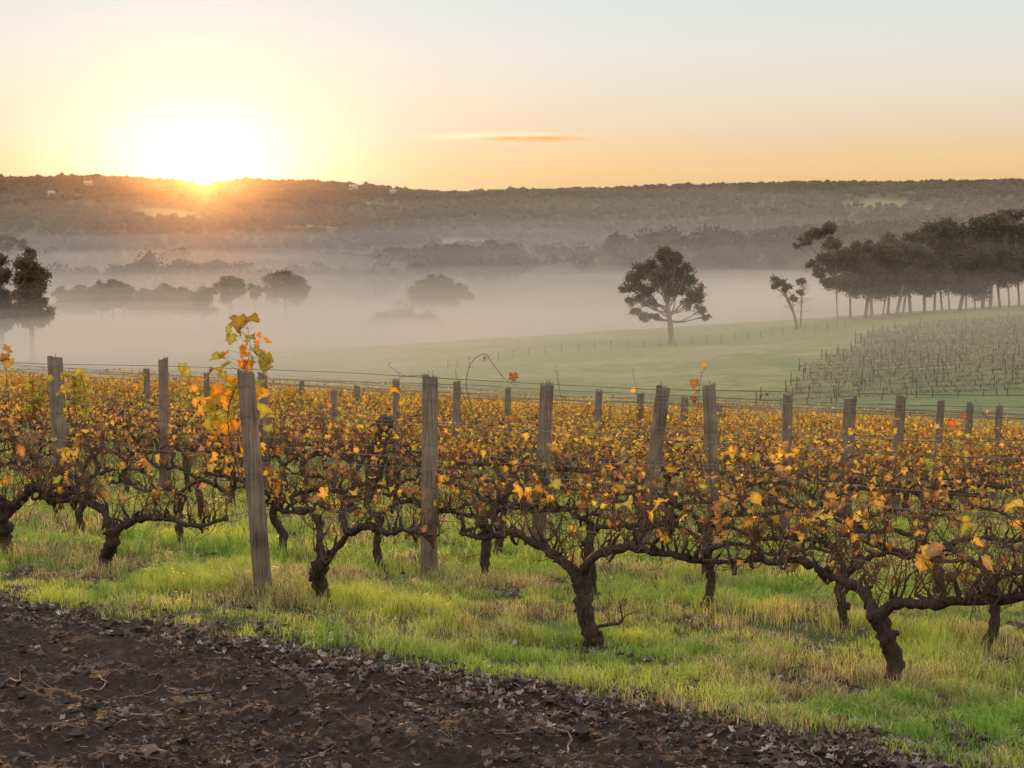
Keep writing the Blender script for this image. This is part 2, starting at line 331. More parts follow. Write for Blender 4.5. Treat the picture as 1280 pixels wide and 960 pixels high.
def make_vine(seed, split=.5, head=.66, left=1.15, right=1.15, canes=3, canelen=.5, top=1.25, leaves=60, pa=.66, pg=.2, lsize=(.05, .10), dry=60, lean=0, rtrunk=.05, second=False, extra=False, dstep=2):
    r = np.random.default_rng(seed); root = empty('grapevine', (0, 0, 0))
    tr = MB()
    s0 = np.array((r.normal(0, .03)+lean, r.normal(0, .03), split))
    P = spline([(0, 0, -.12), (r.normal(0, .02), 0, .02), (lean*.35+r.normal(0, .035), r.normal(0, .03), split*.4), (lean*.8+r.normal(0, .035), r.normal(0, .03), split*.75), s0], 26)
    rad = rtrunk*np.interp(np.linspace(0, 1, 26), [0, .12, .3, .55, .8, .93, 1], [1.35, 1.15, .95, 1.0, 1.05, 1.3, .8])*(1+.12*r.normal(size=26))
    tube(tr, P, rad, 12, (1, 1, 1), .22, r=r)
    for q in range(3): # peeling strips of bark and knots
        a = r.uniform(0, 6.28); z0 = r.uniform(.1, split*.8); i0 = int(z0/split*25)
        tube(tr, wander(P[i0]+np.array((math.cos(a), math.sin(a), 0))*rtrunk*.9, (math.cos(a)*.3, math.sin(a)*.3, .5), .045, 4, r, .3), [.026, .025, .022, .018, .01], 6, (1, 1, 1), .3, r=r)
    lf = MB(); nodes = []
    for sgn, L in ((-1, left), (1, right)):
        if L <= 0: continue
        am = MB(); cane = MB()
        h0 = head+r.normal(0, .03); kx = [0, .10, .30, .55, .8, 1.0]
        pts = [s0-np.array((0, 0, .05))] + [np.array((s0[0]*(1-f)+sgn*L*f, r.normal(0, .03), split+(h0-split)*min(1, f/.32)+r.normal(0, .025))) for f in kx[1:]]
        A = spline(pts, 34); A[:, 1:] += np.cumsum(r.normal(0, .0075, (34, 2)), 0)
        ra = np.interp(np.linspace(0, 1, 34), [0, .2, .6, 1], [rtrunk*.78, rtrunk*.6, rtrunk*.46, rtrunk*.22])*(1+.16*r.normal(size=34))
        tube(am, A, ra, 9, (1, 1, 1), .2, r=r)
        for i in range(4, 34, dstep):
            if r.random() < .2: continue
            d = np.array((r.normal(0, .5), r.normal(0, .45), 1.0 if r.random() < .88 else -.8))
            S = wander(A[i], d, r.uniform(.05, .15), 4, r, .35); tube(am, S, np.array([.017, .015, .013, .011, .009])*r.uniform(.7, 1.2), 6, (1, 1, 1), .25, r=r)
            for c in range(r.integers(1, canes+1)):
                ln = canelen*r.uniform(.35, 1.3); ln = min(ln, max(.12, top-S[-1][2]))
                st = max(4, int(ln/.06)); K = wander(S[-1], np.array((r.normal(0, .55), r.normal(0, .35), 1)), ln, st, r, .22, .05)
                r0 = r.uniform(.004, .0066); tube(cane, K, np.linspace(r0, .0018, len(K)), 4, (1, 1, 1), cap=False)
                nodes += [k for k in K[1:]]
                for w_ in range(r.integers(2, 6)):
                    b = K[r.integers(1, len(K))]; W = wander(b, r.normal(0, 1, 3)+np.array((0, 0, .25)), r.uniform(.05, .26), 5, r, .45)
                    tube(cane, W, np.linspace(.0032, .0016, 6), 3, (1, 1, 1), cap=False); nodes += [W[-1], W[3]]
        # fine drooping tangle
        for q in range(10):
            b = A[r.integers(8, 34)]; W = wander(b, r.normal(0, 1, 3)+np.array((0, 0, -.2)), r.uniform(.1, .35), 7, r, .4)
            tube(cane, W, np.linspace(.004, .0014, 8), 4, (1, 1, 1), cap=False); nodes += list(W[4:])
        ao = am.build('arm', M_bark, root, True); cane.build('cane_growth', M_cane, ao)
    cane = MB()
    if second:  # basal sucker
        W = wander((.03, 0, .15), (.8, .2, .5), .3, 7, r, .3); tube(tr, W, np.linspace(.016, .006, 8), 6, (1, 1, 1), .2)
        for q in range(7):
            b = W[r.integers(2, 8)]; K = wander(b, (r.normal(.4, .6), r.normal(0, .4), .8), r.uniform(.08, .22), 5, r, .3); tube(cane, K, np.linspace(.004, .0015, 6), 4, (1, 1, 1), cap=False)
    to = tr.build('trunk', M_bark, root, True)
    if second: cane.build('sucker', M_cane, to)
    nodes = np.array(nodes)
    hi = nodes[nodes[:, 2] > head+.1]
    cls = hi[r.integers(0, len(hi), max(3, leaves//9))]
    for q in range(leaves):
        p = hi[r.integers(len(hi))] if r.random() < .35 else cls[r.integers(len(cls))]+r.normal(0, .055, 3); zt = (p[2]-head)/(top-head)
        if r.random() > .35+.65*zt: p = hi[r.integers(len(hi))]
        if extra and r.random() < .4: p = np.array((r.uniform(-left, right), r.normal(0, .16), r.uniform(head+.25, top+.12)))
        p = p+r.normal(0, .03, 3); add_leaf(lf, p, lsize[0]*.7+(lsize[1]*1.15-lsize[0]*.7)*r.random()**1.7, pick(r, pa, pg), r, .55)
    for q in range(dry):
        p = nodes[r.integers(len(nodes))]+r.normal(0, .012, 3); add_leaf(lf, p, r.uniform(.028, .06), np.array(BROWN[r.integers(5)])*r.uniform(.6, 1.2), r, 1.5, .8)
    lf.build('foliage', M_leaf, root)
    return root

ROWS = 19; DN = 2.2; N0 = 8.45
def sn(s, n): return np.array((ROWD[0]*s+ROWN[0]*n, ROWD[1]*s+ROWN[1]*n))
def row_of(k): return N0+DN*k
ROT = math.atan2(ROWD[1], ROWD[0])
vines = []      # (row, root)
def place(root, s, k, rz=0, sc_=(1, 1, 1), dn=0):
    p = sn(s, row_of(k)+dn); root.location = (p[0], p[1], float(nearz(*p))-.01)
    # arms follow the fall of the ground along the row
    q = sn(s+1, row_of(k)); sl = math.atan2(float(terrain(*q)-terrain(*p)), 1)
    root.rotation_euler = (0, -sl if abs(rz) < 1 else sl, ROT+rz); root.scale = sc_; vines.append((k, root)); return root
def s_of(u, k, v=None):   # place along row k that shows at picture column u
    n = row_of(k); q = (u-640)/2000; return n*(.781*q-.624)/(.781+.624*q)
# front row: each vine its own shape
front = [(-2, dict(seed=1, split=.5, head=.66, left=1.0, right=1.35, canes=3, canelen=.32, rtrunk=.078, leaves=34, top=1.05, dry=30)),
         (125, dict(seed=2, split=.42, head=.62, left=1.0, right=1.6, lean=.12, rtrunk=.055, canes=3, canelen=.30, leaves=42, top=1.02, dry=30)),
         (403, dict(seed=3, split=.36, head=.70, left=.75, right=1.15, rtrunk=.052, canes=2, canelen=.28, leaves=34, top=1.0, dry=24)),
         (740, dict(seed=4, split=.52, head=.68, left=1.15, right=1.15, rtrunk=.054, canes=3, canelen=.34, leaves=44, top=1.1, dry=26, second=True, lean=-.05)),
         (1125, dict(seed=5, split=.50, head=.68, left=1.0, right=1.1, rtrunk=.052, canes=3, canelen=.30, leaves=46, top=1.02, dry=28, lean=-.06)),
         (1500, dict(seed=6, split=.5, head=.68, rtrunk=.05, canelen=.3, leaves=26, top=1.0, dry=28))]
for u, kw in front: kw['dstep'] = 1; place(make_vine(**kw), s_of(u, 0), 0)
near = [make_vine(10+i, split=.52+.03*i, head=.68, canes=3, canelen=.34, top=1.1, leaves=34, pa=.55, pg=.14, lsize=(.04, .085), dry=34, rtrunk=.038) for i in range(4)]
second_u = [-40, 100, 222, 345, 472, 603, 745, 890, 1060, 1250, 1480]
free = list(near); cnt = 0
def nxt(protos, r):
    p = protos[r.integers(len(protos))]
    return p if p not in used and not used.add(p) else copy_tree(p)
used = set(); pr = np.random.default_rng(99)
for u in second_u: place(nxt(near, pr), s_of(u, 1), 1, 0 if pr.random() < .5 else math.pi, (1, 1, pr.uniform(.92, 1.06)))
mid = [make_vine(30+i, split=.55, head=.72, canes=3, canelen=.42, top=1.18, leaves=58, pa=.5, pg=.2, lsize=(.04, .082), dry=60, rtrunk=.04, extra=True) for i in range(4)]
far = [make_vine(50+i, split=.55, head=.72, canes=3, canelen=.62, top=1.42, leaves=300, pa=.46, pg=.40, lsize=(.045, .085), dry=90, rtrunk=.04, extra=True) for i in range(4)]
late = [make_vine(70+i, split=.55, head=.70, canes=3, canelen=.5, top=1.28, leaves=125, pa=.5, pg=.22, lsize=(.045, .085), dry=70, rtrunk=.04, extra=True) for i in range(4)]
for k in range(2, ROWS):
    n = row_of(k); s_lo = s_of(-60-8*k, k); s_hi = s_of(1345, k)
    s = s_lo+pr.uniform(0, 1.2)
    while s < s_hi:
        root = nxt(mid if k < 4 else late if k < 8 else far, pr)
        leftness = np.clip((s_of(640, k)-s)/12, 0, 1)
        place(root, s, k, 0 if pr.random() < .5 else math.pi, (1.04, 1, pr.uniform(.86, 1.12)+.13*leftness+(.03 if k > 9 else 0)))
        s += 2.35+pr.normal(0, .12)
bpy.context.view_layer.update()
byrow = {}
for k, r_ in vines: byrow.setdefault(k, []).append(r_)
special = {0: ['thick dark grapevine trunk at the left edge of the front row', 'short stooping grapevine left of the leaning front post in the front row',
               'low forked grapevine just right of the leaning front post', 'central front grapevine with wide twin arms and a twiggy basal shoot',
               'twisted forked grapevine nearest the camera at the lower right', 'grapevine in the front row past the right edge of the photo']}
for k, L in byrow.items():
    L.sort(key=lambda o: camproj(np.array(o.location))[0][0])
    for i, o in enumerate(L):
        lab = special[k][i] if k in special else 'leafy grapevine, %s from the left in %s of the vineyard' % (ORD[i], rowword(k))
        tag(o, lab, 'grapevine', 'grapevines trained along the vineyard rows')

# ------------------------------------------------------------------ posts
def post(base, top, rad, seed, label, square=False):
    r = np.random.default_rng(seed); root = empty('vineyard_post', base); b = np.zeros(3); tp = np.asarray(top)-np.asarray(base)
    mb = MB(); n = 30; ks = 22; f = np.linspace(-.06, 1, n); P = b+f[:, None]*tp; th = np.arange(ks)*2*math.pi/ks
    prof = 1+(.05 if square else .018)*r.normal(size=ks); crack = np.ones(ks)
    for c in r.integers(0, ks, 4 if square else 1): crack[c] = .84
    rr = rad*(1.08-.12*np.clip(f, 0, 1))[:, None]*(prof*crack)[None]*(1+.012*r.normal(size=(n, ks)))
    if square: rr = rr/np.maximum(np.abs(np.cos(th+.4)), np.abs(np.sin(th+.4)))[None]**.55*.9
    V = P[:, None]+np.stack([np.cos(th)[None]*rr, np.sin(th)[None]*rr, np.zeros((n, ks))], -1)
    V[-1, :, 2] += rad*.22*np.cos(th+r.uniform(0, 6))+.008*r.normal(size=ks); 
    i = np.arange(n-1)[:, None]*ks; j = np.arange(ks)[None]; k = ((np.arange(ks)+1) % ks)[None]
    mb.add(V.reshape(-1, 3), np.stack([i+j, i+k, i+ks+k, i+ks+j], -1).reshape(-1, 4), (1, 1, 1))
    mb.add(np.vstack([V[-1], V[-1].mean(0)+(0, 0, -.006)]), np.array([(a, (a+1) % ks, ks) for a in range(ks)]), (1, 1, 1))
    mb.build('timber', M_post, root, False)
    st = MB()
    for hh in r.uniform(.5, .97, 3):     # wire staples and a wrap of wire round the wood
        c = b+hh*tp; a = np.linspace(0, 2*math.pi, 19); rad2 = rad*1.13
        tube(st, c+np.stack([np.cos(a)*rad2, np.sin(a)*rad2, .01*np.sin(3*a)], -1), .0022, 4, (1, 1, 1), cap=False)
    st.build('wire_tie', M_wire, root)
    if rad > .05:
        nl = MB()
        for q in range(2):
            p0 = tp+np.array((r.uniform(-.4, .4)*rad, r.uniform(-.4, .4)*rad, -.02)); tube(nl, [p0, p0+(0, .003, .07)], .0025, 4, (1, 1, 1))
        nl.build('nail', M_wire, root)
    return tag(root, label, 'post', 'timber posts of the vineyard trellis')
def post_at(k, ub, ut, vt, wpx, label, seed, square=False, vb=None):
    if vb: b = gp(ub, vb)[:2]
    else: b = sn(s_of(ub, k), row_of(k))
    z = float(nearz(*b)); T = at(ut, vt, b[1]); return post((b[0], b[1], z), T, wpx/2/FPX*b[1], seed, label, square)
A = [(0, 330, 307, 464, 22, 'round timber post leaning left at the front of the vineyard, tallest in the photo', 752),
     (1, 536, 538, 470, 20, 'upright timber post with a pale split down its side, centre left', 725),
     (2, 672, 684, 480, 18, 'weathered post leaning slightly right, between the upright centre post and the strongly leaning one', 0),
     (3, 806, 829, 483, 19, 'grey square-cut post leaning strongly to the right near the centre', 0),
     (4, 897, 886, 481, 18, 'grey square-cut post leaning left with orange leaves at its top', 0)]
for i, (k, ub, ut, vt, wp, lab, vb) in enumerate(A): post_at(k, ub, ut, vt, wp, lab, 100+i, i in (2, 3, 4), vb or None)
far_posts = [(5, 984, 985, 492, 13), (6, 1060, 1063, 497, 17), (7, 1121, 1126, 495, 14), (8, 1172, 1176, 501, 11), (9, 1208, 1213, 504, 10), (10, 1247, 1249, 507, 10)]
for i, (k, ub, ut, vt, wp) in enumerate(far_posts): post_at(k, ub, ut, vt, wp, 'grey timber post rising above the yellow leaves, %s from the right edge' % ORD[len(far_posts)-1-i], 120+i, True)
colb = [(2, 74, 68, 447, 18, True), (3, 202, 204, 449, 12, 0), (4, 331, 328, 466, 12, 0), (5, 417, 417, 488, 9, 0), (6, 496, 495, 475, 9, 0), (7, 571, 571, 477, 10, 0), (8, 634, 635, 485, 8, 0), (10, 746, 749, 488, 9, 0), (11, 798, 801, 492, 9, 0), (12, 855, 856, 496, 9, 0), (13, 900, 899, 506, 7, 0)]
labb = ['broad grey post at the far left, leaning a little left', 'slim grey post between the broad left post and the leaning front post', 'grey post showing just behind the tall leaning front post',
        'short grey post sunk in the leaves midway between the two tall left posts', 'grey post with a rusty leaf near its top, left of the upright centre post', 'slender post just right of the upright centre post',
        'small distant post left of the weathered central post', 'pale slim post between the weathered post and the strongly leaning post', 'slim post close to the left of the strongly leaning post',
        'small distant post between the strongly leaning post and the left-leaning grey one', 'tiny far post hiding behind the left-leaning grey post']
for i, (k, ub, ut, vt, wp, sq) in enumerate(colb): post_at(k, ub, ut, vt, wp, labb[i], 140+i, bool(sq))
colc = [(7, 183, 183, 461, 8, 'little far post just left of the slim grey left post'), (8, 257, 258, 467, 7, 'little far post left of the leaning front post'),
        (10, 377, 377, 477, 7, 'little far post, first to the right of the leaning front post'), (11, 446, 446, 482, 8, 'little far post, second to the right of the leaning front post'),
        (15, 733, 733, 506, 7, 'tiny post head just left of the pale slim post near the centre')]
for i, (k, ub, ut, vt, wp, lab) in enumerate(colc): post_at(k, ub, ut, vt, wp, lab, 170+i)

# ------------------------------------------------------------------ trellis wires
wr = np.random.default_rng(5)
WN = ['low cordon', 'lower middle', 'upper middle', 'top']
for k in range(ROWS):
    s0, s1 = s_of(-90-8*k, k), s_of(1370, k)
    for wi, h in enumerate((.70, 1.05, 1.38, 1.70)):
        S = np.linspace(s0, s1, max(8, int((s1-s0)/.8))); dn = .03*(-1)**wi
        xy = np.array([sn(a, row_of(k)+dn) for a in S]); ex = .10*np.clip((s_of(640, k)-S)/12, 0, 1)
        z = terrain(xy[:, 0], xy[:, 1])+h*(1+ex)+.02*np.sin(S*.87+wi)+wr.normal(0, .004, len(S))+wr.uniform(-.04, .04)
        mb = MB(); tube(mb, np.c_[xy, z], .0026 if k < 6 else .0032, 4, (1, 1, 1), cap=False)
        tag(mb.build('trellis_wire', M_wire), '%s trellis wire strung along %s of vines' % (WN[wi], rowword(k)), 'wire', 'trellis wires along the vineyard rows')

# ------------------------------------------------------------------ tall shoots that stand out above the rows
def shoot(pts, Y, leaf, seed, label, r0=.004, lsize=(.06, .1), yj=.05, cols=None, dens=0):
    r = np.random.default_rng(seed); P3 = [at(u, v, Y+r.normal(0, yj)) for u, v in pts]; base = P3[0].copy(); root = empty('vine_shoot', base)
    S = spline(np.array(P3)-base, len(pts)*7); S += np.cumsum(r.normal(0, .0015, S.shape), 0); mb = MB(); tube(mb, S, np.linspace(r0, .0015, len(S)), 5, (1, 1, 1), cap=False)
    for q in range(len(pts)*3):
        W = wander(S[r.integers(3, len(S))], r.normal(0, 1, 3), r.uniform(.03, .10), 4, r, .5); tube(mb, W, np.linspace(.0016, .0009, 5), 3, (1, 1, 1), cap=False)
    lf = MB()
    for (u, v, sz, c) in leaf:
        p = at(u, v, Y+r.normal(0, yj))-base; sz = sz*1.28; add_leaf(lf, p+(0, 0, sz*.4), sz, np.array(c)*r.uniform(.85, 1.15), r, .45, .9)
        q = S[np.argmin(np.linalg.norm(S-p, axis=1))]; tube(mb, [q, (q+p)/2+(0, 0, .02), p+(0, 0, sz*.4)], .0012, 3, (1, 1, 1), cap=False)
    mb.build('stem', M_cane, root)
    if leaf: lf.build('foliage', M_leaf, root)
    return tag(root, label, 'vine shoot', 'long shoots standing above the vine rows')
G1, G2, A1, A2, B1 = (.33, .36, .05), (.45, .44, .05), (.72, .34, .03), (.75, .48, .05), (.32, .14, .05)
big = [(300, 405, .11, (.30, .22, .04)), (315, 409, .09, (.33, .24, .04)), (290, 424, .08, G1), (305, 428, .11, G2), (298, 442, .11, A1), (327, 425, .10, A1), (315, 446, .10, G1), (333, 450, .10, G1),
       (275, 452, .10, G1), (285, 463, .11, G1), (322, 462, .12, G2), (310, 458, .09, A1), (262, 468, .06, B1), (270, 488, .09, A1), (283, 492, .12, G2), (277, 505, .11, A2), (292, 515, .10, G2), (265, 510, .10, G2),
       (320, 490, .11, A2), (330, 512, .10, G2), (275, 522, .13, G2), (280, 540, .12, A2), (290, 535, .09, A1), (258, 505, .09, A2), (285, 555, .09, B1), (335, 540, .08, G1), (272, 548, .10, A1), (330, 480, .08, G2), (268, 572, .07, A2), (300, 565, .07, A2),
       (286, 478, .09, A2), (294, 500, .10, G2), (264, 530, .09, G2), (325, 560, .07, A2)]
bq = np.random.default_rng(12); big += [(u+bq.normal(0, 7), v+bq.normal(0, 8), sz*bq.uniform(.5, .8), c) for (u, v, sz, c) in big]
shoot([(320, 640), (296, 580), (285, 520), (300, 470), (312, 440), (308, 405)], 12.5, big, 1, 'tall green and gold leafy shoot climbing past the leaning front post', .006, yj=.07)
shoot([(300, 600), (270, 540), (262, 500), (258, 465)], 12.9, [(262, 462, .05, B1), (255, 480, .07, A1), (266, 495, .09, G2), (252, 515, .09, A2)], 2, 'thin rusty-leaved shoot left of the leaning front post')
shoot([(545, 520), (535, 474), (505, 468), (485, 455)], 14.2, [(492, 490, .07, A1)], 3, 'bare thin shoot reaching left from the upright centre post', .003)
shoot([(590, 510), (583, 480), (590, 455), (606, 443), (618, 458), (632, 476), (642, 482)], 16, [(641, 472, .08, B1), (605, 448, .03, B1)], 4, 'bare arching shoot looping above the row right of centre post', .004)
shoot([(592, 520), (578, 490), (570, 460)], 16.3, [], 5, 'straight bare shoot rising beside the slender centre post', .003)
shoot([(707, 520), (700, 490), (694, 458)], 18, [(706, 498, .04, B1)], 6, 'thin bare shoot just right of the weathered central post', .003)
shoot([(800, 520), (797, 490), (792, 460)], 20, [(792, 488, .07, A2)], 7, 'thin shoot with one yellow leaf left of the strongly leaning post', .003)
shoot([(868, 540), (874, 500), (877, 475), (882, 455)], 17, [(882, 458, .06, A1), (868, 480, .09, (.4, .2, .04)), (871, 492, .09, (.45, .25, .04)), (866, 500, .07, B1), (875, 508, .06, B1)], 8, 'orange-leaved shoot standing at the top of the left-leaning post', .004)
shoot([(1270, 600), (1262, 560), (1240, 530), (1220, 500)], 16, [(1237, 517, .09, B1), (1188, 531, .07, (.6, .16, .03)), (1205, 520, .06, B1)], 9, 'bare arching shoot with rusty leaves at the right edge', .004)
shoot([(180, 520), (170, 485), (175, 460)], 20, [(178, 470, .08, B1), (172, 485, .1, A1)], 10, 'brown-tipped shoot left of the slim grey left post', .004)
shoot([(255, 520), (238, 480), (228, 457)], 18, [(228, 460, .1, G2), (235, 465, .1, (.45, .38, .06)), (240, 475, .09, (.4, .3, .05)), (243, 486, .08, A2), (225, 470, .08, G1)], 11, 'olive-leaved shoot drooping between the two tall left posts', .004)
shoot([(12, 520), (8, 470), (2, 440)], 17, [(3, 442, .10, (.35, .22, .05)), (8, 450, .10, (.3, .18, .04)), (12, 455, .10, (.4, .3, .05)), (15, 470, .1, G2)], 12, 'brown and olive leafy shoot at the left edge of the photo', .005)
def bush(u, v, Y, n, seed, label, cols, ht=.45, wd=.25):
    r = np.random.default_rng(seed); b = at(u, v, Y)-np.array((0, 0, ht)); root = empty('vine_shoot', b); mb = MB(); lf = MB()
    for q in range(6):
        W = wander((r.normal(0, wd*.3), r.normal(0, .05), -.25), (r.normal(0, .25), 0, 1), ht+.15, 8, r, .15, .05); tube(mb, W, np.linspace(.004, .0015, 9), 4, (1, 1, 1), cap=False)
        for z in range(n//6): add_leaf(lf, W[r.integers(2, 9)]+r.normal(0, .035, 3), r.uniform(.06, .1), np.array(cols[r.integers(len(cols))])*r.uniform(.8, 1.2), r, .5, .7)
    mb.build('stem', M_cane, root); lf.build('foliage', M_leaf, root); return tag(root, label, 'vine shoot', 'long shoots standing above the vine rows')
bush(105, 456, 19, 90, 1, 'olive-yellow leafy tuft on the vine top right of the broad left post', [G2, G1, (.4, .33, .06)])
bush(36, 460, 19, 70, 2, 'green and brown leafy tuft on the vine top at far left', [G1, G2, B1])

p_ = at(482, 545, 23.5); root = empty('dead_vine_stump', (p_[0], p_[1], float(nearz(p_[0], p_[1])))); mb = MB(); hh_ = at(482, 519, 23.5)[2]-root.location[2]; rr_ = np.random.default_rng(3)
tube(mb, spline([(-.22, 0, -.1), (-.18, 0, .4), (-.10, 0, hh_*.75), (.07, 0, hh_)], 18), np.interp(np.linspace(0, 1, 18), [0, .5, .8, .93, 1], [.09, .13, .15, .10, .03]), 12, (1, 1, 1), .2, r=rr_); mb.build('trunk', M_bark, root, True)
mb = MB()
for q in range(26): tube(mb, wander((rr_.normal(0, .09), rr_.normal(0, .06), hh_*rr_.uniform(.7, .95)), (rr_.normal(0, 1), rr_.normal(0, .5), rr_.uniform(-.8, .6)), rr_.uniform(.1, .26), 5, rr_, .35), np.linspace(.009, .003, 6), 4, (1, 1, 1), cap=False)
mb.build('bark_shred', M_bark, root); tag(root, 'dark brown hump of a dead vine stump beside the post left of centre', 'vine stump')

# ------------------------------------------------------------------ grass, litter, clods
def blades(n, ys, zs_len, wd, seed, name_far=False):
    r = np.random.default_rng(seed)
    y0, y1 = ys; Yb = np.exp(r.uniform(np.log(y0), np.log(y1), n)); 
    Xb = (r.uniform(-60, 1340, n)-640)/2000*Yb
    sm = soilmask(Xb, Yb); rn = row_n(Xb, Yb)
    dens = fbm(Xb*1.3, Yb*1.3, 41, 4)
    keep = (r.random(n) > sm*1.15)&(r.random(n) < .85+dens*1.2)
    tuft = (fbm(Xb*5, Yb*5, 43, 2))
    keep &= r.random(n) < np.clip(.55+1.6*tuft+.4*(Yb > 15), .10, 1)
    Xb, Yb, dens, tuft, rn, sm = [a[keep] for a in (Xb, Yb, dens, tuft, rn, sm)]; n = len(Xb)
    rowd = np.abs((rn-N0+DN/2) % DN-DN/2)            # distance to the nearest vine row
    L = r.uniform(*zs_len, n)*(1+1.6*np.clip(tuft, -.4, .8)+.9*fbm(Xb*.9+4, Yb*.9, 48, 3))*(1+.5*np.exp(-(rowd/.35)**2))*(1-.5*sm)
    W = r.uniform(.7, 1.3, n)*wd
    a = r.uniform(0, 2*math.pi, n); bend = r.uniform(.15, .95, n)*L; hd = r.uniform(0, 2*math.pi, n)
    Zb = nearz(Xb, Yb)-.004
    dx, dy = np.cos(hd), np.sin(hd); px, py = np.cos(a)*W/2, np.sin(a)*W/2
    B = np.stack([Xb, Yb, Zb], -1); Pp = np.stack([px, py, 0*px], -1); D = np.stack([dx, dy, 0*dx], -1)
    mid_ = B+D*(bend*.3)[:, None]+np.stack([0*L, 0*L, L*.6], -1); tip = B+D*bend[:, None]+np.stack([0*L, 0*L, L*(1-.35*bend/L)], -1)
    V = np.stack([B-Pp, B+Pp, mid_+Pp*.75, mid_-Pp*.75, tip], 1).reshape(-1, 3)
    o = np.arange(n)[:, None]*5
    hue = fbm(Xb*.9, Yb*.9, 45, 4)+r.normal(0, .16, n)
    g1 = np.array((.22, .37, .06)); g2 = np.array((.60, .62, .09)); st = np.array((.66, .52, .24)); br = np.array((.22, .12, .06))
    tt = np.clip(.5+hue*1.3, 0, 1)[:, None]; col = g1*(1-tt)+g2*tt
    dry = r.random(n) < np.clip(.15-1.4*fbm(Xb*1.1, Yb*1.1, 47, 4)+.22*np.exp(-((rowd-.3)/.5)**2), .06, .9)
    col[dry] = np.where(r.random(dry.sum())[:, None] < .5, st, br); col *= r.uniform(.75, 1.25, n)[:, None]
    cc = np.repeat(col[:, None], 5, 1); cc[:, 4] *= 1.1
    return V, np.concatenate([o+np.array([[0, 1, 2, 3]])]), o+np.array([[3, 2, 4]]), cc.reshape(-1, 3)
mb = MB()
for args in ((520000, (7, 16), (.035, .10), .0042, 61), (260000, (15, 46), (.06, .14), .011, 62)):
    V, F4, F3, cc = blades(*args); n0 = mb.n; mb.add(V, F4, cc); mb.F.append(F3+n0)
tag(mb.build('grass', M_grass), 'bright green grass with straw-coloured blades under the vines', 'grass', kind='stuff')

def litter(name, n, fn, seed, matl, label, cat, size, cols, curl=1.0, zoff=.012, thr=None):
    r = np.random.default_rng(seed); mb = MB(); c = 0
    while c < n:
        Yb = math.exp(r.uniform(math.log(5.5), math.log(24))); Xb = (r.uniform(-60, 1340)-640)/2000*Yb
        if r.random() > fn(Xb, Yb): continue
        p = np.array((Xb, Yb, float(nearz(Xb, Yb))+zoff))
        P = np.vstack([LO, (0, .38)]); s = r.uniform(*size)*(.6 if Yb < 0 else 1)
        th = r.uniform(0, 6.28); tilt = r.normal(0, .28); tl2 = r.normal(0, .28)
        X_ = np.array((math.cos(th), math.sin(th), tilt)); Y_ = np.array((-math.sin(th), math.cos(th), tl2))
        wob = curl*s*(P[:, 0]**2*1.8*r.uniform(-.3, 1.3)+(P[:, 1]-.4)**2*r.uniform(0, 1.1)+r.uniform(-.07, .07, 15))
        nar = r.uniform(.3, .8)
        V = p+(P[:, :1]*s*nar)*X_+((P[:, 1:]-.4)*s)*Y_+wob[:, None]*np.array((0, 0, 1))
        col = np.array(cols[r.integers(len(cols))])*r.uniform(.6, 1.3); k = np.tile(col, (15, 1)); k[14] *= .8; mb.add(V, LF, k); c += 1
    return tag(mb.build(name, matl), label, cat, kind='stuff')
def f_edge(x, y):
    n = row_n(x, y)-6.75; return float(np.exp(-(n/.33)**2)*(.4+.6*(fbm(x*1.7, y*1.7, 71, 3) > -.1))+.012*(n < 0)+.05*(n > 0)+.22*np.exp(-((n-1.5)/.35)**2)*(fbm(x*1.2, y*1.2, 72, 3) > .05)+.8*(n > .3)*(fbm(x*1.6, y*1.6, 73, 3) > .16))
litter('fallen_leaves', 17000, f_edge, 81, M_dead, 'grey-brown fallen leaves drifted along the edge of the soil track', 'fallen leaves', (.02, .06), [(.13, .09, .07), (.10, .065, .05), (.19, .15, .125), (.075, .05, .04), (.17, .105, .07), (.36, .31, .28), (.27, .21, .18), (.12, .07, .05)], .8)
litter('soil_litter', 1100, lambda x, y: float(soilmask(x, y)*.5*(row_n(x, y) < 6.6)), 82, M_dead, 'small dry leaf scraps scattered over the dark soil', 'litter', (.012, .036), [(.15, .11, .08), (.24, .19, .16), (.10, .065, .05), (.2, .11, .06)], 1.0)
r = np.random.default_rng(83); mb = MB()
ICO = []
import bmesh
bm = bmesh.new(); bmesh.ops.create_icosphere(bm, subdivisions=2, radius=1); bm.verts.ensure_lookup_table()
IV = np.array([v.co[:] for v in bm.verts]); IF = np.array([[v.index for v in f.verts] for f in bm.faces]); bm.free()
bm = bmesh.new(); bmesh.ops.create_icosphere(bm, subdivisions=1, radius=1); bm.verts.ensure_lookup_table()
IV1 = np.array([v.co[:] for v in bm.verts]); IF1 = np.array([[v.index for v in f.verts] for f in bm.faces]); bm.free()
c = 0
while c < 5200:
    Yb = r.uniform(5.6, 12.5); Xb = (r.uniform(-60, 1340)-640)/2000*Yb
    if r.random() > soilmask(Xb, Yb): continue
    if fbm(Xb*2.5, Yb*2.5, 91, 3) < r.uniform(-.35, .25): continue
    s = min(.05, .0045*math.exp(r.normal(.6, .6))); big_ = s > .014
    V = (IV if big_ else IV1)*s*(1+.28*r.normal(size=(len(IV if big_ else IV1), 1)))*(1, r.uniform(.7, 1.2), .7)
    mb.add(V+(Xb, Yb, float(nearz(Xb, Yb))+s*.25), IF if big_ else IF1, np.array((.052, .034, .025))*r.uniform(.5, 2.3)+ (0.10 if r.random() < .02 else 0)); c += 1
tag(mb.build('soil_clods', M_dead), 'loose crumbs and clods of dark soil on the track', 'soil clods', kind='stuff')
mb = MB(); c = 0
